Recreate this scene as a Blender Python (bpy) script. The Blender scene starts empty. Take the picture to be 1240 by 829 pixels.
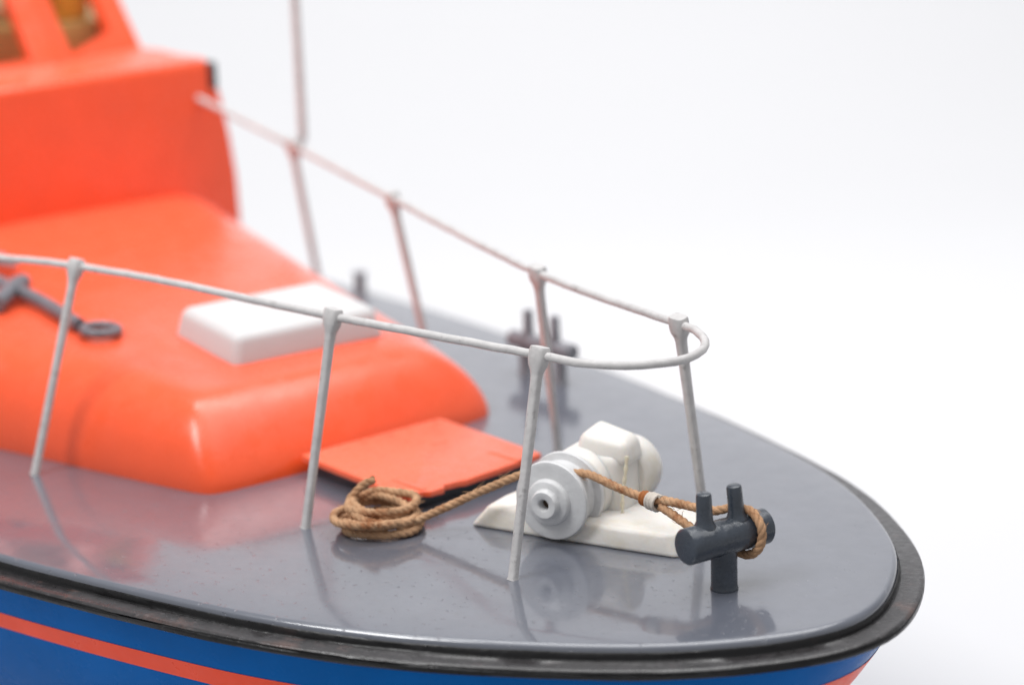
import bpy, bmesh, math, random
from mathutils import Vector, Matrix
random.seed(7)
scn = bpy.context.scene
COL = scn.collection
scn.unit_settings.scale_length = 0.01        # one unit is one centimetre of the model
V = Vector
PI = math.pi

# ------------------------------------------------------------------ helpers
def link(o, parent=None):
    COL.objects.link(o)
    if parent: o.parent = parent
    return o
def obj(name, bm, mat, parent=None, smooth=None, mats=None):
    me = bpy.data.meshes.new(name)
    bmesh.ops.recalc_face_normals(bm, faces=bm.faces)
    bm.to_mesh(me); bm.free()
    for m in (mats or [mat]): me.materials.append(m)
    if smooth is None: smooth = 40
    for p in me.polygons: p.use_smooth = True
    me.set_sharp_from_angle(angle=math.radians(smooth))
    o = bpy.data.objects.new(name, me)
    return link(o, parent)
def empty(name, loc, label, cat, group=None):
    o = bpy.data.objects.new(name, None); link(o); o.location = loc
    o['label'] = label; o['category'] = cat
    if group: o['group'] = group
    return o
def place(o, parent, loc, rz=0.0):
    o.parent = parent; o.location = loc; o.rotation_euler = (0, 0, rz)
def bridge_rings(bm, rings, closed=True, mi=0):
    n = len(rings[0])
    for a, b in zip(rings, rings[1:]):
        for i in range(n if closed else n-1):
            j = (i+1) % n
            f = bm.faces.new((a[i], a[j], b[j], b[i])); f.material_index = mi
def add_tube(bm, pts, r, sides=12, closed=False, caps=True, rb=None):
    """swept tube; r number or list"""
    pts = [V(p) for p in pts]; n = len(pts)
    rr = r if isinstance(r, (list, tuple)) else [r]*n
    T = []
    for i in range(n):
        a = pts[(i-1) % n] if (closed or i > 0) else pts[i]
        b = pts[(i+1) % n] if (closed or i < n-1) else pts[i]
        t = (b-a); T.append(t.normalized() if t.length > 1e-9 else V((0, 0, 1)))
    up = V((0, 0, 1)) if abs(T[0].z) < .9 else V((1, 0, 0))
    N = (up - T[0]*up.dot(T[0])).normalized()
    rings = []
    for i in range(n):
        if i: N = (N - T[i]*N.dot(T[i])).normalized()
        B = T[i].cross(N)
        rings.append([bm.verts.new(pts[i] + (N*math.cos(2*PI*k/sides)+B*math.sin(2*PI*k/sides))*rr[i]) for k in range(sides)])
    bridge_rings(bm, rings)
    if closed:
        # align last to first by nearest vertex
        a, b = rings[-1], rings[0]
        s = min(range(sides), key=lambda s: sum((a[k].co-b[(k+s) % sides].co).length for k in range(sides)))
        for k in range(sides):
            bm.faces.new((a[k], a[(k+1) % sides], b[(k+1+s) % sides], b[(k+s) % sides]))
    elif caps:
        bm.faces.new(rings[0][::-1]); bm.faces.new(rings[-1])
def add_lathe(bm, prof, M=None, seg=48):
    """profile of (r, z) about local z; r=0 closes to a pole"""
    M = M or Matrix(); rings = []
    for r, z in prof:
        if r < 1e-6: rings.append([bm.verts.new(M @ V((0, 0, z)))])
        else: rings.append([bm.verts.new(M @ V((r*math.cos(2*PI*k/seg), r*math.sin(2*PI*k/seg), z))) for k in range(seg)])
    for a, b in zip(rings, rings[1:]):
        for i in range(seg):
            j = (i+1) % seg
            if len(a) == 1 and len(b) == 1: continue
            if len(a) == 1: bm.faces.new((a[0], b[j], b[i]))
            elif len(b) == 1: bm.faces.new((a[i], a[j], b[0]))
            else: bm.faces.new((a[i], a[j], b[j], b[i]))
def add_prism(bm, base, top, bev=0.0, seg=3):
    """two matching loops of points -> closed solid, edges bevelled"""
    t = bmesh.new()
    a = [t.verts.new(p) for p in base]; b = [t.verts.new(p) for p in top]
    t.faces.new(a[::-1]); t.faces.new(b)
    bridge_rings(t, [a, b])
    bmesh.ops.recalc_face_normals(t, faces=t.faces)
    if bev > 0:
        bmesh.ops.bevel(t, geom=list(t.edges), offset=bev, segments=seg, profile=.5, affect='EDGES', clamp_overlap=True)
    me = bpy.data.meshes.new('tmp'); t.to_mesh(me); t.free()
    bm.from_mesh(me); bpy.data.meshes.remove(me)
def add_box(bm, x0, x1, y0, y1, z0, z1, bev=0.0, tx=0.0, ty=0.0, seg=3, M=None):
    M = M or Matrix()
    b = [(x0, y0, z0), (x1, y0, z0), (x1, y1, z0), (x0, y1, z0)]
    t = [(x0+tx, y0+ty, z1), (x1-tx, y0+ty, z1), (x1-tx, y1-ty, z1), (x0+tx, y1-ty, z1)]
    add_prism(bm, [M @ V(p) for p in b], [M @ V(p) for p in t], bev, seg)
def catmull(P, per=8, closed=False):
    P = [V(p) for p in P]; n = len(P); out = []
    rng = range(n if closed else n-1)
    for i in rng:
        g = lambda k: P[k % n] if closed else P[min(max(k, 0), n-1)]
        p0, p1, p2, p3 = g(i-1), g(i), g(i+1), g(i+2)
        for s in range(per):
            t = s/per
            out.append(.5*((2*p1)+(p2-p0)*t+(2*p0-5*p1+4*p2-p3)*t*t+(3*p1-p0-3*p2+p3)*t**3))
    if not closed: out.append(P[-1])
    return out
def resample(P, step):
    out = [P[0].copy()]; acc = 0
    for a, b in zip(P, P[1:]):
        L = (b-a).length
        while acc + L >= step:
            t = (step-acc)/L
            a = a.lerp(b, t); out.append(a.copy()); L = (b-a).length; acc = 0
        acc += L
    out.append(P[-1].copy())
    return out
def pl(tab, x):
    """piecewise-linear lookup in ascending table"""
    if x <= tab[0][0]: return tab[0][1]
    for (a, b), (c, d) in zip(tab, tab[1:]):
        if x <= c: return b+(d-b)*(x-a)/(c-a)
    return tab[-1][1]

# ------------------------------------------------------------------ materials
def mat(name, col, rough=.4, coat=0.0, coat_r=.08, var=.08, vscale=1.5, bump=0.02, bscale=6.0, spec=.5, cior=1.5,
        stains=(), sss=0.0, metal=0.0, rvar=.08, stretch=(1, 1, 1), coat_bump=True, sheen=0.0, pits=0.0):
    m = bpy.data.materials.new(name); m.use_nodes = True
    nt = m.node_tree; N = nt.nodes; L = nt.links
    b = N['Principled BSDF']
    tc = N.new('ShaderNodeTexCoord'); mp = N.new('ShaderNodeMapping'); mp.inputs['Scale'].default_value = stretch
    L.new(tc.outputs['Object'], mp.inputs['Vector']); co = mp.outputs['Vector']
    def noise(sc, det=4.0, ro=.55):
        n = N.new('ShaderNodeTexNoise'); n.inputs['Scale'].default_value = sc; n.inputs['Detail'].default_value = det
        n.inputs['Roughness'].default_value = ro; L.new(co, n.inputs['Vector']); return n
    n1 = noise(vscale)
    ra = N.new('ShaderNodeValToRGB'); L.new(n1.outputs['Fac'], ra.inputs['Fac'])
    ra.color_ramp.elements[0].position = .3; ra.color_ramp.elements[1].position = .7
    lo = [max(0, c*(1-var)) for c in col]; hi = [min(1, c*(1+var)) for c in col]
    ra.color_ramp.elements[0].color = (*lo, 1); ra.color_ramp.elements[1].color = (*hi, 1)
    cur = ra.outputs['Color']
    for (scol, ssc, lo_, hi_, amt) in stains:
        ns = noise(ssc, 5.0, .65)
        rs = N.new('ShaderNodeMapRange'); rs.inputs['From Min'].default_value = lo_; rs.inputs['From Max'].default_value = hi_
        rs.inputs['To Max'].default_value = amt
        L.new(ns.outputs['Fac'], rs.inputs['Value'])
        mx = N.new('ShaderNodeMix'); mx.data_type = 'RGBA'
        L.new(rs.outputs['Result'], mx.inputs['Factor']); L.new(cur, mx.inputs['A']); mx.inputs['B'].default_value = (*scol, 1)
        cur = mx.outputs['Result']
    L.new(cur, b.inputs['Base Color'])
    nr = noise(vscale*2.3)
    rr = N.new('ShaderNodeMapRange'); rr.inputs['From Min'].default_value = .3; rr.inputs['From Max'].default_value = .7
    rr.inputs['To Min'].default_value = max(.02, rough-rvar); rr.inputs['To Max'].default_value = rough+rvar
    L.new(nr.outputs['Fac'], rr.inputs['Value']); L.new(rr.outputs['Result'], b.inputs['Roughness'])
    if coat:
        nc = noise(vscale*1.6, 5.0, .6)
        rc = N.new('ShaderNodeMapRange'); rc.inputs['From Min'].default_value = .35; rc.inputs['From Max'].default_value = .68
        rc.inputs['To Min'].default_value = coat_r*.55; rc.inputs['To Max'].default_value = coat_r*1.9
        L.new(nc.outputs['Fac'], rc.inputs['Value']); L.new(rc.outputs['Result'], b.inputs['Coat Roughness'])
    b.inputs['Specular IOR Level'].default_value = spec
    b.inputs['Metallic'].default_value = metal
    b.inputs['Sheen Weight'].default_value = sheen; b.inputs['Sheen Roughness'].default_value = .5
    b.inputs['Coat Weight'].default_value = coat; b.inputs['Coat Roughness'].default_value = coat_r; b.inputs['Coat IOR'].default_value = cior
    if sss:
        b.inputs['Subsurface Weight'].default_value = sss; b.inputs['Subsurface Scale'].default_value = .15
        b.inputs['Subsurface Radius'].default_value = (1, .7, .5)
    if bump:
        nb = noise(bscale, 3.0)
        bp = N.new('ShaderNodeBump'); bp.inputs['Strength'].default_value = 1.0; bp.inputs['Distance'].default_value = bump
        hgt = nb.outputs['Fac']
        if pits:      # sparse shallow nicks in the paint film
            npz = noise(4.2, 3.0, .6); mp_ = N.new('ShaderNodeMapRange')
            mp_.inputs['From Min'].default_value = .645; mp_.inputs['From Max'].default_value = .69; mp_.inputs['To Max'].default_value = -pits/bump
            L.new(npz.outputs['Fac'], mp_.inputs['Value'])
            ad = N.new('ShaderNodeMath'); ad.operation = 'ADD'; L.new(hgt, ad.inputs[0]); L.new(mp_.outputs['Result'], ad.inputs[1]); hgt = ad.outputs[0]
        L.new(hgt, bp.inputs['Height']); L.new(bp.outputs['Normal'], b.inputs['Normal'])
        if coat_bump: L.new(bp.outputs['Normal'], b.inputs['Coat Normal'])
    return m
M_ORANGE = mat('orange paint', (.90, .086, .013), rough=.38, coat=.8, coat_r=.24, cior=1.5, var=.04, vscale=.6, bump=.010, bscale=1.4, spec=.3, sheen=.18)
M_HATCH = mat('orange hatch paint', (.90, .105, .018), rough=.45, coat=.6, coat_r=.32, cior=1.7, var=.05, vscale=1.5, bump=.014, bscale=5, sheen=.2)
M_DECK = mat('grey deck paint', (.108, .117, .145), rough=.34, coat=1.0, coat_r=.075, cior=1.7, pits=.010, var=.06, vscale=.5, bump=.005, bscale=.7, rvar=.06,
             stains=(((.085, .07, .055), .9, .64, .80, .35), ((.40, .40, .41), 9.0, .745, .77, .5), ((.05, .055, .065), 3.2, .74, .79, .25), ((.07, .07, .08), 6.5, .70, .73, .35)))
M_STRAKE = mat('black rubber strake', (.004, .0035, .004), rough=.34, coat=.0, coat_r=.25, var=.3, vscale=1.5, bump=.012, bscale=7, rvar=.12, spec=.4,
               stains=(((.06, .03, .025), .7, .62, .76, .25), ((.09, .085, .085), 6.0, .68, .76, .25)))
M_STRAKETOP = mat('lit scuffed strake top', (.016, .014, .015), rough=.34, coat=.5, coat_r=.14, var=.45, vscale=2.2, bump=.012, bscale=6, rvar=.12,  # paler base paints the light on the top face; stains are scuffs
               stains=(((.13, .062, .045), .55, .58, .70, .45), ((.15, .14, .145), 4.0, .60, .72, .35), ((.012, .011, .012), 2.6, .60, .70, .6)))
M_BLUE = mat('blue hull paint', (.0010, .106, .375), rough=.25, coat=0, var=.08, vscale=.4, bump=.006, bscale=1.2, spec=.04, stains=(((.3, .4, .5), 10, .76, .78, .6),))
M_STRIPE = mat('orange stripe paint', (.86, .062, .012), rough=.35, coat=0, var=.05, vscale=.8, bump=.006, bscale=4, spec=.3)
M_WHITE = mat('ivory resin', (.72, .69, .65), rough=.42, var=.03, vscale=1.0, bump=.012, bscale=5, sss=.45, stains=(((.56, .46, .25), .6, .55, .72, .38), ((.36, .32, .27), 5, .70, .78, .25)))
M_WINCHGREY = mat('pale grey painted metal', (.60, .60, .605), rough=.38, var=.06, vscale=1.5, bump=.015, bscale=6, stains=(((.26, .26, .27), 2.2, .58, .72, .3),))
M_BOX = mat('white plastic', (.60, .59, .59), rough=.45, var=.02, bump=.006, sss=.15)
M_RAIL = mat('dull white rail paint', (.52, .505, .50), rough=.5, var=.10, vscale=2.5, bump=.02, bscale=7, spec=.5,
             stains=(((.20, .185, .175), 2.6, .58, .70, .6), ((.04, .032, .03), 3.4, .70, .73, .9)))
M_SLATE = mat('dark slate paint', (.036, .045, .060), rough=.3, coat=.4, coat_r=.14, var=.18, vscale=2, bump=.02, bscale=5,
              stains=(((.13, .14, .15), 8, .68, .74, .3),))
M_BITT = mat('veiled slate paint', (.20, .20, .22), rough=.6, var=.15, vscale=2, bump=.015)  # dark paint paled to grey; haze over the far fittings is in the colour
M_COAM = mat('dark coaming paint', (.035, .043, .055), rough=.4, var=.1, bump=.01)
M_IRON = mat('grey iron paint', (.15, .155, .175), rough=.4, coat=.2, var=.15, vscale=2, bump=.015)
M_BLACK = mat('black rubber', (.018, .018, .02), rough=.5, var=.1, bump=.01)
M_ROPE = mat('hemp rope', (.48, .285, .165), rough=.9, var=.20, vscale=3, bump=.03, bscale=24, spec=.15,
             stains=(((.27, .10, .04), 1.3, .52, .64, .8), ((.60, .45, .30), 2.1, .58, .70, .6), ((.13, .06, .03), 5, .66, .74, .45)))
M_LASH = mat('rust brown twine', (.34, .11, .025), rough=.75, var=.2, bump=.02, bscale=20)
M_THREAD = mat('white twine', (.56, .50, .44), rough=.7, var=.1, bump=.02, bscale=20)
M_YELLOW = mat('yellow paint', (.85, .45, .02), rough=.4, var=.05, bump=.005)
M_TAN = mat('tan interior', (.60, .47, .28), rough=.6, var=.1, bump=.01)
M_GLUE = mat('yellowed glue', (.68, .62, .48), rough=.3, var=.15, vscale=4, bump=.02, sss=.3)
M_HOLE = mat('dark bore', (.06, .035, .02), rough=.8, var=.2, bump=.01)
M_SWEEP = mat('white studio paper', (.60, .60, .612), rough=.9, var=.004, vscale=.05, bump=0, spec=.05)
def glass_mat():
    m = bpy.data.materials.new('brown tinted pane'); m.use_nodes = True
    nt = m.node_tree; N = nt.nodes; b = N['Principled BSDF']; out = N['Material Output']
    b.inputs['Base Color'].default_value = (.27, .19, .10, 1); b.inputs['Roughness'].default_value = .12
    tr = N.new('ShaderNodeBsdfTransparent'); tr.inputs['Color'].default_value = (.95, .90, .78, 1)
    mx = N.new('ShaderNodeMixShader')
    n = N.new('ShaderNodeTexNoise'); n.inputs['Scale'].default_value = .3
    mr = N.new('ShaderNodeMapRange'); mr.inputs['To Min'].default_value = .06; mr.inputs['To Max'].default_value = .12
    nt.links.new(n.outputs['Fac'], mr.inputs['Value']); nt.links.new(mr.outputs['Result'], mx.inputs['Fac'])
    nt.links.new(tr.outputs['BSDF'], mx.inputs[1]); nt.links.new(b.outputs['BSDF'], mx.inputs[2])
    nt.links.new(mx.outputs['Shader'], out.inputs['Surface'])
    return m
M_GLASS = glass_mat()

# ------------------------------------------------------------------ deck plan
# half breadth of the deck, bow (y=0) to stern, as control points (x, y)
HB = [(4.05, 0), (3.98, .72), (3.72, 1.45), (3.20, 2.45), (2.24, 3.90), (1.25, 5.03), (-.10, 6.15), (-1.9, 7.45), (-3.4, 8.35), (-5.1, 9.15),
      (-7.4, 10.0), (-10.2, 10.8), (-14, 11.75), (-18, 12.55), (-23, 13.4), (-30, 14.1), (-40, 14.5), (-55, 14.4), (-75, 13.6), (-95, 12.0)]
full = catmull([(a, -b, 0) for a, b in reversed(HB[1:])] + [(a, b, 0) for a, b in HB], 12)
full = resample(full, .42)
for _ in range(10):
    full = [full[0]] + [(full[i-1]+full[i]*2+full[i+1])/4 for i in range(1, len(full)-1)] + [full[-1]]
mid = min(range(len(full)), key=lambda i: abs(full[i].y))
tip = max(p.x for p in full)
half = [V((tip, 0, 0))] + [p for p in full[mid+1:] if p.y > .15]
STERN = half[-1].x
def skew(x):                       # the hand-built bow is a touch off centre
    t = min(1, max(0, (x+9)/11)); return .36*t*t*(3-2*t)
OUT = [V((p.x, -p.y+skew(p.x), 0)) for p in reversed(half)] + [V((p.x, p.y+skew(p.x), 0)) for p in half[1:]]
def out_normals(P):
    n = []
    for i in range(len(P)):
        a = P[max(i-1, 0)]; b = P[min(i+1, len(P)-1)]
        t = (b-a).normalized(); n.append(V((t.y, -t.x, 0)))
    return n
NRM = out_normals(OUT)
def offs(i, d): return OUT[i] + NRM[i]*d
NI = len(OUT)

boat = empty('model_boat', (0, 0, -11.6), 'orange and blue model lifeboat with a glossy grey foredeck and white guard rail', 'model boat')
BZ = V((0, 0, 11.6))     # children are written in deck coordinates
def part(name, bm, m, parent=None, smooth=None, mats=None):
    o = obj(name, bm, m, None, smooth, mats)
    if parent is None: o.parent = boat; o.location = BZ
    else: o.parent = parent
    return o

# deck: top sheet (rows pair port with starboard) and a rolled edge
bm = bmesh.new()
rolled = [(-.14, 0), (-.085, -.008), (-.035, -.035), (.005, -.08), (.025, -.13), (.03, -.2)]
cols = 12; rows = []
half_ids = list(range(NI//2, NI))      # bow..port stern
for i in half_ids:
    j = NI-1-i
    a, b = offs(j, -.14), offs(i, -.14)
    if i == NI//2:
        rows.append([bm.verts.new(offs(i, -.14))]*(cols+1)); continue
    rows.append([bm.verts.new(a.lerp(b, k/cols)) for k in range(cols+1)])
for r0, r1 in zip(rows, rows[1:]):
    for k in range(cols):
        vs = [r0[k], r0[k+1], r1[k+1], r1[k]]
        vs = list(dict.fromkeys(vs))
        bm.faces.new(vs)
prev = [rows[NI//2-i][0] if i <= NI//2 else rows[i-NI//2][cols] for i in range(NI)]
for d, z in rolled[1:]:
    cur = [bm.verts.new(offs(i, d)+V((0, 0, z))) for i in range(NI)]
    for i in range(NI-1): bm.faces.new((prev[i], prev[i+1], cur[i+1], cur[i]))
    prev = cur
deck = part('deck', bm, M_DECK)

# rubbing strake: black moulding round the deck edge
bm = bmesh.new()
prof = [(.035, -.17), (.065, -.19), (.085, -.30), (.10, -.36), (.13, -.385), (.62, -.37), (.70, -.385), (.735, -.42), (.735, -.45), (.715, -.465),
        (.745, -.485), (.755, -.54), (.745, -.61), (.70, -.64), (.20, -.66)]
def rough_off(i, k): return .010*math.sin(i*.37+k*2.1)+.008*math.sin(i*.13+k)
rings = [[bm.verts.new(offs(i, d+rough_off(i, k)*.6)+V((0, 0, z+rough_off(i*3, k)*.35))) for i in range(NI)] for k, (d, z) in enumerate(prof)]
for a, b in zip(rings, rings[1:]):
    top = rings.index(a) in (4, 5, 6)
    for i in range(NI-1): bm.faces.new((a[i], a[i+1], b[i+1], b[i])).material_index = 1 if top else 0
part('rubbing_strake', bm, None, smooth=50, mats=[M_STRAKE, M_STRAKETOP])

# hull: level curves under the strake; flared bow, raked stem, flat transom
def bowness(i): return max(0.0, NRM[i].x)
levels = [(-.60, .34), (-.95, .27), (-1.40, .16), (-1.74, .07), (-1.76, .065), (-2.24, -.085), (-2.26, -.09), (-2.6, -.20), (-3.2, -.42), (-4.2, -.9), (-5.6, -1.7), (-7.2, -3.0), (-8.8, -4.9), (-10.2, -7.4), (-11.2, -9.6), (-11.5, -11.2)]
def hull_pt(i, z, d):
    depth = -z-.6
    bow = bowness(i)
    p = OUT[i] + NRM[i]*(.34 + (d-.34)*(1+.5*bow))
    p.x -= .30*depth*bow**2
    c_ = skew(OUT[i].x); p.y = p.y if (p.y-c_)*(OUT[i].y-c_) >= 0 else c_
    return V((p.x, p.y, z))
def lerp_level(z):
    for (a, b), (c, d) in zip(levels, levels[1:]):
        if z >= c: return b+(d-b)*(z-a)/(c-a)
    return levels[-1][1]
bm = bmesh.new()
rings = [[bm.verts.new(hull_pt(i, z, d)) for i in range(NI)] for z, d in levels]
for a, b in zip(rings, rings[1:]):
    for i in range(NI-1):
        try: bm.faces.new((a[i], a[i+1], b[i+1], b[i]))
        except ValueError: pass
for a, b in zip(rings, rings[1:]):          # transom
    bm.faces.new((a[0], b[0], b[-1], a[-1]))
bm.faces.new(rings[-1])
hull = part('hull', bm, M_BLUE, smooth=60)
bm = bmesh.new()
rings = []
for q in range(13):
    ring = []
    for i in range(NI):
        z = -1.74 - .51*q/12*(1+2.2*bowness(i)**2)
        ring.append(bm.verts.new(hull_pt(i, z, lerp_level(z))+NRM[i]*.016))
    rings.append(ring)
for a, b in zip(rings, rings[1:]):
    for i in range(NI-1): bm.faces.new((a[i], a[i+1], b[i+1], b[i]))
part('stripe', bm, M_STRIPE, hull)

# ------------------------------------------------------------------ coachroof
def roof_h(x): return 2.42 + .087*(-16.7-x)
def roof_z(x, y): return roof_h(x)*(1.005 + .012*(1-min(1, abs(y)/9)**2))
# lattice cage of the moulded coachroof: side, front and top faces, rounded by subdivision
XS = [-38.6, -34, -30, -26, -22, -19.0, -17.05, -16.35]
YN = [(-38.6, -11.4), (-34, -9.8), (-30, -8.5), (-26, -7.15), (-22, -6.4), (-19, -5.8), (-17.05, -5.35), (-16.35, -5.15)]
YF = [(-38.6, 11.5), (-34, 10.3), (-30, 9.3), (-26, 8.3), (-22, 7.5), (-19, 6.95), (-17.5, 6.5), (-16.35, 6.15)]
BB = [0, .085, .5, .895, 1]
LEV = [0, .16, .54, .86, 1.04]
SIN = [0, -.03, .24, 1.0, 1.9]
FIN = [0, .05, .60, 1.25, 1.95]
na, nb, nc = len(XS)-1, 4, 4
def lat(a, b, c):
    wf = [0, 0, 0, .1, .4, .85, 1, 1][a]
    bow_ = .45*(1-(2*BB[b]-1)**2)*(1 if a >= na-1 else 0)
    x = XS[a] - FIN[c]*wf + bow_
    k_ = .62 if a >= na-1 else (.8 if a == na-2 else 1)
    yn = pl(YN, XS[a]) + SIN[c]*k_; yf = pl(YF, XS[a]) - SIN[c]*1.15
    y = yn+(yf-yn)*BB[b]
    z = LEV[c]*roof_h(x)
    if c == nc: z *= [.955, .97, .985, .97, .955][b]
    return V((x, y, z))
bm = bmesh.new(); LV = {}
def lv(a, b, c):
    if (a, b, c) not in LV: LV[(a, b, c)] = bm.verts.new(lat(a, b, c))
    return LV[(a, b, c)]
for b in (0, nb):
    for a in range(na):
        for c in range(nc): bm.faces.new((lv(a, b, c), lv(a+1, b, c), lv(a+1, b, c+1), lv(a, b, c+1)))
for b in range(nb):
    for c in range(nc): bm.faces.new((lv(na, b, c), lv(na, b+1, c), lv(na, b+1, c+1), lv(na, b, c+1)))
for a in range(na):
    for b in range(nb): bm.faces.new((lv(a, b, nc), lv(a+1, b, nc), lv(a+1, b+1, nc), lv(a, b+1, nc)))
roof = part('coachroof', bm, M_ORANGE, smooth=180)
ss = roof.modifiers.new('round', 'SUBSURF'); ss.levels = 3; ss.render_levels = 3

# white box on the coachroof
bm = bmesh.new()
add_box(bm, -2.05, 2.05, -2.9, 2.9, 0, 1.22, bev=.32, tx=.24, ty=.24, seg=6)
bx = obj('vent_box', bm, M_BOX, roof)
bx.location = (-21.35, 1.25, 2.62); bx.rotation_euler = (0, math.radians(4.6), math.radians(-5))

# ------------------------------------------------------------------ wheelhouse
bm = bmesh.new()
# lower block: front wall at x=-38, tumblehome sides
sec = [(11.35, 0), (11.45, 1.5), (11.5, 3), (11.45, 4.6), (11.25, 6.2), (10.98, 7.6), (10.70, 8.7), (10.58, 9.25), (10.42, 9.5)]
def wall_loop(x):
    return [bm.verts.new((x, y, z)) for y, z in sec] + [bm.verts.new((x, -y, z)) for y, z in reversed(sec)]
L0 = wall_loop(-38.0); L1 = wall_loop(-66.0)
bm.faces.new(L0); bm.faces.new(L1[::-1])
bridge_rings(bm, [L0, L1])
ed = [e for e in bm.edges if abs(e.verts[0].co.x+38) < 1e-4 and abs(e.verts[1].co.x+38) < 1e-4]
bmesh.ops.bevel(bm, geom=ed, offset=.35, segments=4, profile=.5, affect='EDGES')
house = part('wheelhouse', bm, M_ORANGE, smooth=50)
# raised ledge between lower block and windscreen
bm = bmesh.new()
lb = [(-38.2, -10.35, 9.42), (-38.2, 10.35, 9.42), (-64, 10.35, 9.42), (-64, -10.35, 9.42)]
lt = [(-40.3, -9.8, 9.75), (-40.3, 9.8, 9.75), (-62, 9.8, 9.75), (-62, -9.8, 9.75)]
add_prism(bm, lb, lt, .12, 2)
led = obj('ledge', bm, M_ORANGE, house)
# windscreen: plan polygon with angled corner panes, walls raked back
base = [(-40.2, -4.9), (-40.2, 4.9), (-41.6, 9.7), (-62, 9.7), (-62, -9.7), (-41.6, -9.7)]
top = [(-44.0, -4.3), (-44.0, 4.3), (-45.4, 8.8), (-62, 8.8), (-62, -8.8), (-45.4, -8.8)]
ZB, ZT = 9.65, 17.0
def pane_pts(k, c, push):
    """c: four (u, v) corners on wall k"""
    b0, b1 = V((*base[k], ZB)), V((*base[(k+1) % 6], ZB)); t0, t1 = V((*top[k], ZT)), V((*top[(k+1) % 6], ZT))
    n = (b1-b0).cross(t0-b0).normalized()
    return [b0.lerp(b1, u).lerp(t0.lerp(t1, u), v)+n*push for u, v in c]
# wall, left u, right u, sill v at left and right, head v
windows = [(0, .08, .47, .05, .05, .8), (0, .53, .90, .05, .05, .8), (1, .20, .74, .05, .13, .8), (5, .26, .80, .13, .05, .8),
           (2, .05, .34, .14, .14, .8), (2, .40, .9, .14, .14, .8), (4, .66, .95, .14, .14, .8), (4, .1, .60, .14, .14, .8), (3, .06, .94, .1, .1, .8)]
bm = bmesh.new()
for k in range(6):
    ws = sorted([w for w in windows if w[0] == k], key=lambda w: w[1])
    def slab(c): add_prism(bm, pane_pts(k, c, -.45), pane_pts(k, c, 0), 0)
    if not ws: slab([(0, 0), (1, 0), (1, 1), (0, 1)]); continue
    slab([(0, .8), (1, .8), (1, 1), (0, 1)])
    for w in ws: slab([(w[1], 0), (w[2], 0), (w[2], w[4]), (w[1], w[3])])
    us = [0]+[x for w in ws for x in (w[1], w[2])]+[1]
    for a, b in zip(us[0::2], us[1::2]): slab([(a, 0), (b, 0), (b, .8), (a, .8)])
fr = obj('windscreen_frame', bm, M_ORANGE, house, smooth=20)
for k, u0, u1, va, vb, vt in windows:
    bm = bmesh.new(); c = [(u0, va), (u1, vb), (u1, vt), (u0, vt)]
    add_prism(bm, pane_pts(k, c, -.26), pane_pts(k, c, -.20), 0)
    obj('window', bm, M_GLASS, house)
bm = bmesh.new()
rt = [(x*1.0+(.6 if x > -50 else -.6), y*1.06) for x, y in top]
add_prism(bm, [(x, y, ZT) for x, y in rt], [(x-.3 if x > -50 else x+.3, y*.96, ZT+.7) for x, y in rt], .15, 2)
obj('house_roof', bm, M_ORANGE, house)
bm = bmesh.new()
add_box(bm, -48, -42.9, -8.5, 8.5, 9.7, 10.95, bev=.1)
obj('dashboard', bm, M_TAN, house)
bm = bmesh.new()
add_box(bm, -44.6, -43.2, 6.9, 8.4, 10.95, 13.4, bev=.25)
obj('instrument_case', bm, M_YELLOW, house)
bm = bmesh.new()
add_box(bm, -38.5, -37.88, 10.42, 10.80, 8.25, 9.35, bev=.12)
obj('corner_fender', bm, M_BLACK, house)

# ------------------------------------------------------------------ hatch
bm = bmesh.new()
fe = [(-10.40, -2.30), (-10.44, -1.86), (-10.62, -1.80), (-10.56, -1.62), (-10.40, -1.5), (-10.36, -1.0), (-10.56, -.86), (-10.50, -.3), (-10.42, -.1), (-10.47, .5), (-10.50, 1.2), (-10.62, 2.35), (-10.58, 2.55), (-10.68, 3.14)]
loop = [(-15.92, -2.04)] + fe + [(-15.75, 3.38)]
zt = lambda x: .62 + .03*(-13-x)/3
add_prism(bm, [(x, y, zt(x)-.2) for x, y in loop], [(x, y, zt(x)) for x, y in loop], .035, 2)
hatch = part('hatch', bm, M_HATCH)
bm = bmesh.new()
add_box(bm, -15.9, -10.85, -1.78, 2.95, -.01, zt(-10.8)-.21, bev=.05)
obj('coaming', bm, M_COAM, hatch)
for yy in (-1.55, 2.2):
    bm = bmesh.new()
    add_box(bm, -12.0, -10.62, yy-.10, yy+.10, zt(-11.3)-.03, zt(-11.3)+.028, bev=.02)
    obj('hinge_strap', bm, M_HATCH, hatch)

# ------------------------------------------------------------------ guard rail
NB = [(-4.44, -3.62), (-11.92, -4.92), (-22.2, -7.72), (-33.8, -11.9)]
NT = [(-4.42, -2.44, 5.96), (-11.53, -3.83, 6.10), (-22.0, -5.76, 6.33), (-33.4, -10.2, 6.5)]
FB = [(-4.40, 3.70), (-11.90, 4.93), (-21.8, 8.1), (-33.5, 12.1)]
FT = [(-3.93, 2.33, 5.96), (-11.05, 3.55, 6.10), (-22.5, 7.20, 6.33), (-33.06, 10.75, 6.5)]
bow = [(-3.05, -2.30, 5.97), (-1.95, -1.66, 5.97), (-1.26, -.50, 5.97), (-1.48, .66, 5.97), (-2.15, 1.50, 5.97), (-3.0, 2.04, 5.97)]
path = [(-38.05, -9.7, 7.9)] + list(reversed(NT)) + bow + FT + [(-38.05, 9.86, 8.0)]
rp = []
for i, seg in enumerate(zip(path, path[1:])): pass
rp = resample(catmull(path, 10), .45)
random.seed(3)
rp = [p+V((random.gauss(0, .004), random.gauss(0, .004), random.gauss(0, .005))) for p in rp]
bm = bmesh.new()
add_tube(bm, rp, .118, 12)
rail = part('guard_rail', bm, M_RAIL)
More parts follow.
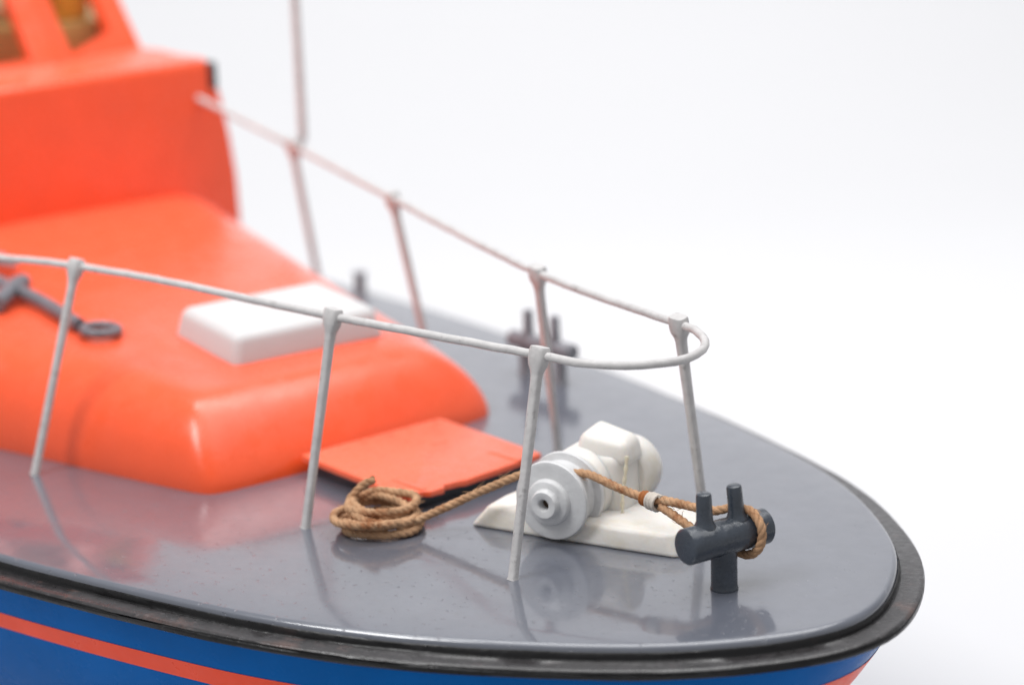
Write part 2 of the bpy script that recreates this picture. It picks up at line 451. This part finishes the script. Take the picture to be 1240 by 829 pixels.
def stanchion(b, t, k):
    b = V((*b, 0)); t = V(t); ax = (t-b).normalized(); L = (t-b).length
    X = V((1, 0, 0)); X = (X-ax*X.dot(ax)).normalized(); Y = ax.cross(X)
    bm = bmesh.new(); rings = []
    rr = random.Random(k)
    secs = [(-.02, .145, .14), (.06, .128, .12)] + [(s, .122+.028*s/L+rr.gauss(0, .004), .11+.02*s/L+rr.gauss(0, .004)) for s in [L*q/9 for q in range(1, 9)]] + \
           [(L-.55, .155, .135), (L-.42, .185, .15), (L-.26, .275, .19), (L-.1, .29, .215), (L+.16, .285, .21), (L+.23, .26, .185)]
    for s, a, c in secs:
        ring = []
        for q in range(16):
            th = 2*PI*q/16; cs, sn = math.cos(th), math.sin(th); e = .62
            ring.append(bm.verts.new(b+ax*s + X*a*math.copysign(abs(cs)**e, cs) + Y*c*math.copysign(abs(sn)**e, sn)))
        rings.append(ring)
    bridge_rings(bm, rings); bm.faces.new(rings[0][::-1]); bm.faces.new(rings[-1])
    return obj('stanchion', bm, M_RAIL, rail, smooth=50)
for k, (b, t) in enumerate(list(zip(NB, NT))+list(zip(FB, FT))): stanchion(b, t, k)
bm = bmesh.new()
add_tube(bm, [(-33.0, 10.84, 6.05), (-32.76, 11.06, 6.8), (-32.75, 11.06, 12), (-32.85, 10.96, 24)], [.15, .17, .16, .13], 12)
part('whip_antenna', bm, M_RAIL)

# ------------------------------------------------------------------ mooring bollards
bm = bmesh.new()
bp = (.14, -.27)
add_lathe(bm, [(.37, 0), (.375, .03), (.36, .07), (.352, .12), (.35, .7), (.35, 1.5)], Matrix.Translation((*bp, 0)), 40)
boll = part('bollard', bm, M_SLATE)
d = V((.29-(-.03), 1.03+1.37, 0)).normalized(); c0 = V((.12, -.19, 1.42))
Mb = Matrix.Translation(c0) @ d.to_track_quat('Z', 'Y').to_matrix().to_4x4()
bm = bmesh.new()
hl = 1.34
add_lathe(bm, [(0, -hl), (.40, -hl), (.455, -hl+.02), (.485, -hl+.06), (.485, -.4), (.48, .3), (.485, hl-.05), (.45, hl-.01), (.40, hl), (0, hl)], Mb, 48)
obj('crossbar', bm, M_SLATE, boll)
for s, lean in ((-.66, -.03), (.44, -.10)):
    p = c0 + d*s
    bm = bmesh.new()
    q = V((lean*.6, lean, 1.40))
    ax = q.normalized()
    Mp = Matrix.Translation(p) @ ax.to_track_quat('Z', 'Y').to_matrix().to_4x4()
    add_lathe(bm, [(.31, .40), (.26, .50), (.225, .58), (.215, .8), (.205, 1.26), (.19, 1.31), (.15, 1.335), (0, 1.34)], Mp, 28)
    obj('pin', bm, M_SLATE, boll)
# twin bitts near the far deck edge
fy = 10.25
foot = [(.29, 0), (.25, .06), (.22, .12), (.21, 1.2)]
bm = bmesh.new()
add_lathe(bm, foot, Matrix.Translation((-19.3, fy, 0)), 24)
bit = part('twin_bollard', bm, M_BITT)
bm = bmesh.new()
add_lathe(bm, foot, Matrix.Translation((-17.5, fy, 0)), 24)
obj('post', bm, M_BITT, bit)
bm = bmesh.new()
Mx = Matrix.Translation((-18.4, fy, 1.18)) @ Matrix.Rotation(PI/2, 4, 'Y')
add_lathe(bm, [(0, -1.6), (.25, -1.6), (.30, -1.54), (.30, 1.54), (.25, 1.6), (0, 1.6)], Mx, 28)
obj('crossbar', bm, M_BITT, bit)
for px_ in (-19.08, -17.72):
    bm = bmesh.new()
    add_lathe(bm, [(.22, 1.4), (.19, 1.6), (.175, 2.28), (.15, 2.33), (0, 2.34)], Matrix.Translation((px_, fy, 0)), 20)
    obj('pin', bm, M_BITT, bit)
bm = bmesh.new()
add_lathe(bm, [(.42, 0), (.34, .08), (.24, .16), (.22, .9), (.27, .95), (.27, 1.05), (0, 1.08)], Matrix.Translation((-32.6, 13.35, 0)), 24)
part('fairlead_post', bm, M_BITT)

# ------------------------------------------------------------------ winch
A = V((-8.49, -1.62, 0)); e1 = V((6.25, 2.02, 0)).normalized()
ang = math.atan2(e1.y, e1.x)
WM = Matrix.Translation(A) @ Matrix.Rotation(ang, 4, 'Z')      # local: x along the pad, y away from the camera side, z up
def wpt(p): return WM @ V(p)
bm = bmesh.new()
plan = [(0, .0), (2.2, -.02), (4.6, 0), (6.45, .05), (6.8, .35), (6.8, 1.3), (6.7, 2.3), (6.3, 2.65), (3.0, 2.75), (.6, 2.6), (.05, 2.2), (-.12, 1.2), (-.12, .35)]
topl = [(.50, .18), (2.3, .14), (4.6, .16), (6.1, .22), (6.45, .5), (6.5, 1.3), (6.4, 2.1), (6.0, 2.4), (3.0, 2.5), (1.0, 2.35), (.62, 2.0), (.48, 1.2), (.48, .45)]
zt_ = lambda x: .64 + .05*math.sin(x*.9)
add_prism(bm, [(x, y, 0) for x, y in plan], [(x, y, zt_(x)) for x, y in topl], .13, 3)
winch = part('winch', bm, M_WHITE, smooth=60)
winch.location = BZ; 
winch.data.transform(WM)
AX = V((2.81, 0, 1.24))          # drum axis in pad coordinates, runs along local y
def wl(prof, m, name, dx=0, dz=0, seg=56):
    bm = bmesh.new()
    Ml = WM @ Matrix.Translation((AX.x+dx, 0, AX.z+dz)) @ Matrix.Rotation(-PI/2, 4, 'X')
    add_lathe(bm, prof, Ml, seg)
    return obj(name, bm, m, winch, smooth=45)
wl([(0, -.34), (.7, -.34), (.98, -.27), (1.06, -.27), (1.11, -.25), (1.13, -.20), (1.13, -.12), (1.09, -.08), (.98, -.05), (.97, .52), (1.08, .56), (1.15, .58), (1.17, .62), (1.17, .70), (1.13, .74), (1.04, .76), (1.03, .95), (0, .95)], M_WINCHGREY, 'drum')
wl([(.70, -.20), (.67, -.38), (.64, -.46), (.60, -.50), (.45, -.505), (.43, -.52), (.41, -.64), (.37, -.69), (.20, -.695), (.165, -.67), (.15, -.58), (.14, -.3)], M_WINCHGREY, 'hub')
wl([(0, -.42), (.16, -.42), (.16, -.40)], M_HOLE, 'bore')
# motor housing and gear block, softened resin castings
bm = bmesh.new()
Ml = WM @ Matrix.Translation((AX.x+.05, 0, AX.z)) @ Matrix.Rotation(-PI/2, 4, 'X')
add_lathe(bm, [(0, .9), (1.0, .9), (1.05, .96), (1.07, 1.2), (1.08, 2.6), (1.02, 2.85), (.8, 3.0), (0, 3.02)], Ml, 56)
Ms = WM
add_box(bm, 2.95, 4.22, 1.25, 2.75, .30, 2.25, bev=.34, tx=.06, ty=.06, seg=6, M=Ms)
obj('motor_housing', bm, M_WHITE, winch, smooth=60)
bm = bmesh.new()
add_prism(bm, [Ms @ V(p) for p in ((2.55, 1.38, 1.85), (4.40, 1.36, 1.90), (4.36, 2.6, 1.85), (2.45, 3.0, 1.85))],
          [Ms @ V(p) for p in ((2.78, 1.52, 2.74), (4.28, 1.50, 2.62), (4.22, 2.45, 2.64), (2.72, 2.85, 2.82))], .26, 5)
obj('gear_block', bm, M_WHITE, winch, smooth=60)
bm = bmesh.new()
add_tube(bm, catmull([wpt((4.34, 1.43, 2.25)), wpt((4.30, 1.36, 1.7)), wpt((4.25, 1.28, 1.1)), wpt((4.26, 1.22, .56))], 6), [.05+.018*math.sin(q*1.9) for q in range(19)], 8)
obj('glue_bead', bm, M_GLUE, winch)
wl([(0, 2.4), (.90, 2.4), (.98, 2.5), (1.0, 3.2), (.93, 3.45), (.7, 3.58), (0, 3.6)], M_WHITE, 'end_cap', dx=.66, dz=.06)

# ------------------------------------------------------------------ anchor lying on the coachroof
anc = empty('anchor', (-27, -3.6, roof_z(-27, -3.6)), 'grey stowed anchor with a looped shank end lying on the orange cabin top', 'anchor')
def aobj(name, bm):
    o = obj(name, bm, M_IRON, anc); o.location = -V(anc.location); return o
rz = lambda x, y: roof_z(x, y)
def onroof(x, y, h): return V((x, y, rz(x, y)+h))
sh = [onroof(-25.45, -3.78, .24), onroof(-28.15, -3.56, .32), onroof(-30.5, -3.75, .42), onroof(-34.0, -4.05, .5)]
bm = bmesh.new()
add_tube(bm, catmull(sh, 8), .235, 12)
aobj('shank', bm)
bm = bmesh.new()
ua = V((.64, .77, 0)); ub = V((-.77, .64, 0))
c = onroof(-24.75, -3.42, .20)
add_tube(bm, [c+ua*(.57*math.cos(2*PI*k/36))+ub*(.60*math.sin(2*PI*k/36))+V((0, 0, -.04*math.cos(2*PI*k/36))) for k in range(36)], .15, 12, closed=True)
aobj('shackle', bm)
bm = bmesh.new()
st = [onroof(-30.05, -3.1, .45), onroof(-29.7, -3.7, .46), onroof(-28.75, -4.95, .34)]
add_tube(bm, catmull(st, 6), .30, 12)
aobj('stock', bm)
for s_ in (-1, 1):
    bm = bmesh.new()
    p0 = sh[-1]
    add_tube(bm, catmull([p0, p0+V((.4, 1.1*s_, -.05)), p0+V((1.4, 1.75*s_, -.15))], 6), [.26]*12+[.2], 10)
    add_prism(bm, [p0+V((.9, 1.15*s_, -.26)), p0+V((2.3, 1.7*s_, -.3)), p0+V((1.1, 2.2*s_, -.3))], [p0+V((.9, 1.15*s_, -.1)), p0+V((2.3, 1.7*s_, -.2)), p0+V((1.1, 2.2*s_, -.15))], .03, 1)
    aobj('fluke', bm)

# ------------------------------------------------------------------ rope
def add_rope(bm, P, R=.14, pitch=.85, fibres=0, phase=0.0):
    P = resample(P, .075)
    n = len(P); T = []
    for i in range(n):
        t = P[min(i+1, n-1)]-P[max(i-1, 0)]; T.append(t.normalized())
    up = V((0, 0, 1)) if abs(T[0].z) < .9 else V((1, 0, 0))
    N = (up-T[0]*up.dot(T[0])).normalized(); fr = []; s = 0; S = []
    for i in range(n):
        if i: N = (N-T[i]*N.dot(T[i])).normalized(); s += (P[i]-P[i-1]).length
        fr.append((N.copy(), T[i].cross(N))); S.append(s)
    for k in range(3):
        pts = []
        for i in range(n):
            a = 2*PI*(S[i]/pitch + k/3)+phase
            pts.append(P[i]+(fr[i][0]*math.cos(a)+fr[i][1]*math.sin(a))*R*.38)
        add_tube(bm, pts, [R*.63*(1+.05*math.sin(S[i]*5+k)) for i in range(n)], 8)
    rr = random.Random(5)
    for _ in range(fibres):
        i = rr.randrange(2, n-3); a = rr.random()*2*PI
        o = fr[i][0]*math.cos(a)+fr[i][1]*math.sin(a)
        p0 = P[i]+o*R*.9; p1 = p0+o*rr.uniform(.03, .10)+T[i]*rr.uniform(-.15, .2); p2 = p1+o*rr.uniform(-.02, .08)+T[i]*rr.uniform(-.1, .2)
        add_tube(bm, [p0, p1, p2], [.009, .007, .004], 4)
rope = empty('coiled_rope', (-10.35, -2.95, 0), 'tan hemp rope coiled beside the orange hatch and led past the winch to a bollard', 'rope')
def robj(name, bm, m, sm=80):
    o = obj(name, bm, m, rope, smooth=sm); o.location = -V(rope.location); return o
cc = V((-10.28, -3.52, 0))
rr = random.Random(11)
pts = []
# free end sticking up, then four turns down to the deck
tv = V((.76, -.64, 0)); rt_ = V((.665, .746, 0)); aw = V((-.75, .66, 0))     # camera right / away on the deck
def cp(th, r, z): return cc + rt_*(r*math.cos(th)) + aw*(r*math.sin(th)) + V((0, 0, z))
pts += [cc+rt_*(-.10)+aw*(.30)+V((0, 0, 1.38)), cc+rt_*(-.42)+aw*(.32)+V((0, 0, 1.22)), cc+rt_*(-.78)+aw*(.24)+V((0, 0, .88))]
turns = 5.62; n = int(turns*10)
for k in range(n+1):
    f = k/n; th = PI*.96 + 2*PI*turns*f
    r = .78 + .22*min(1, f*2.2) + .10*math.sin(th*.37+.5) + .10*math.sin(f*13) + rr.gauss(0, .05)
    z = .84 - .74*f + rr.gauss(0, .025) + .10*math.sin(th*.86+.6) + .04*math.sin(th*1.3+1)
    if f > .9: z = max(z, .15)
    q = cp(th, r, max(z, .145))
    q += rt_*(.16*math.sin(f*7.0)) + aw*(.10*math.cos(f*5.0))
    pts.append(q)
# lead from the coil to the drum groove and on to the bollard
gy = .22
pts += [cc+rt_*(.62)+aw*(-.86)+V((0, 0, .30)), cc+rt_*(1.20)+aw*(-.50)+V((0, 0, .42))]
g = [wpt((AX.x-1.25, gy-.15, AX.z+.46)), wpt((AX.x-.4, gy, AX.z+.62)), wpt((AX.x+.4, gy, AX.z+.72)), wpt((AX.x+.98, gy+.05, AX.z+.74))]
pts += g
lash = V((-2.55, -.22, 1.82))
pts += [g[-1].lerp(lash, .5)+V((0, 0, -.05)), lash]
# eye round the crossbar
e0 = c0 + d*.66
lp = lash + V((.25, .05, -.02))
pts += [lp + V((.2, .08, .06)), c0+d*.18+V((-.75, 0, .50)), c0+d*.42+V((-.25, 0, .62)), e0+V((.18, 0, .61))]
for a in (35, 5, -30, -65, -100, -135):
    pts.append(e0 + V((math.cos(math.radians(a))*.63, -.02*(35-a)/40, math.sin(math.radians(a))*.63)))
pts += [c0+d*.30+V((-.72, 0, -.30)), c0+d*(-.05)+V((-1.2, 0, -.02)), lp+V((.35, .0, -.20)), lp+V((0, 0, -.12))]
bm = bmesh.new()
add_rope(bm, catmull(pts, 8), .128, .62, fibres=170)
robj('line', bm, M_ROPE)
# seizing: turns of brown and of white twine
dl = (lp-g[-1]).normalized()
up = (V((0, 0, 1))-dl*dl.z).normalized(); sd = dl.cross(up)
def wraps(s0, s1, nturn, R, r, m, name):
    bm = bmesh.new(); P = []
    for k in range(nturn*16+1):
        f = k/(nturn*16); a = 2*PI*nturn*f
        P.append(lash + V((0, 0, -.03)) + dl*(s0+(s1-s0)*f) + (up*math.cos(a)+sd*math.sin(a))*(R+.012*math.sin(a*.5)))
    add_tube(bm, P, r, 8)
    robj(name, bm, m)
wraps(-.30, -.10, 4, .175, .040, M_LASH, 'brown_whipping')
wraps(-.06, .26, 5, .20, .050, M_THREAD, 'white_whipping')

# ------------------------------------------------------------------ backdrop
fwd = V((-.753, .658, 0)); rgt = V((.658, .753, 0))
bm = bmesh.new(); rings = []
prof = [(-15, 0), (40, 0), (100, 0)] + [(100+110*math.sin(a), 110*(1-math.cos(a))) for a in [PI/2*k/16 for k in range(1, 17)]] + [(210, 300)]
for s in (-420, 420):
    rings.append([bm.verts.new(fwd*a + rgt*s + V((0, 0, -11.604+h))) for a, h in prof])
for i in range(len(prof)-1): bm.faces.new((rings[0][i], rings[0][i+1], rings[1][i+1], rings[1][i]))
bd = obj('backdrop', bm, M_SWEEP, smooth=60)
bd['kind'] = 'structure'

# ------------------------------------------------------------------ light
w = bpy.data.worlds.new('World'); scn.world = w; w.use_nodes = True
bg = w.node_tree.nodes['Background']; bg.inputs['Color'].default_value = (.97, .98, 1.0, 1); bg.inputs['Strength'].default_value = .45
def area(name, loc, target, size, power, col=(1, 1, 1), sy=None):
    l = bpy.data.lights.new(name, 'AREA'); l.energy = power; l.color = col; l.size = size
    if sy: l.shape = 'RECTANGLE'; l.size_y = sy
    o = bpy.data.objects.new(name, l); link(o); o.location = loc
    o.rotation_euler = (V(target)-V(loc)).to_track_quat('-Z', 'Y').to_euler()
    return o
area('top_softbox', (0, 20, 120), (-12, 0, 0), 130, 124000)
area('front_softbox', (-25, -85, 118), (-15, -5, 0), 50, 118000)
area('backdrop_light', tuple(fwd*60+V((0, 0, 150))), tuple(fwd*210+V((0, 0, 60))), 120, 262000)

# ------------------------------------------------------------------ camera
cam = bpy.data.cameras.new('camera'); co = bpy.data.objects.new('camera', cam); link(co)
R_ = V((0.66529445, 0.74580761, -0.03397509)); U_ = V((-0.17008244, 0.19571802, 0.96579833)); F_ = V((-0.72694929, 0.6367617, -0.25705889))
m = Matrix.Identity(4)
for i in range(3): m[i][0] = R_[i]; m[i][1] = U_[i]; m[i][2] = -F_[i]
m.translation = V((40.16603114, -42.42835888, 22.26532978))
co.matrix_world = m
cam.sensor_width = 36; cam.lens = 36*2846.777/1240
cam.clip_start = .5; cam.clip_end = 3000
cam.dof.use_dof = True; cam.dof.focus_distance = 62.8; cam.dof.aperture_fstop = .072
scn.camera = co
scn.view_settings.view_transform = 'Standard'; scn.view_settings.look = 'None'
scn.view_settings.exposure = 0; scn.view_settings.gamma = 1
scn.render.engine = 'CYCLES'
scn.cycles.max_bounces = 8; scn.cycles.diffuse_bounces = 4
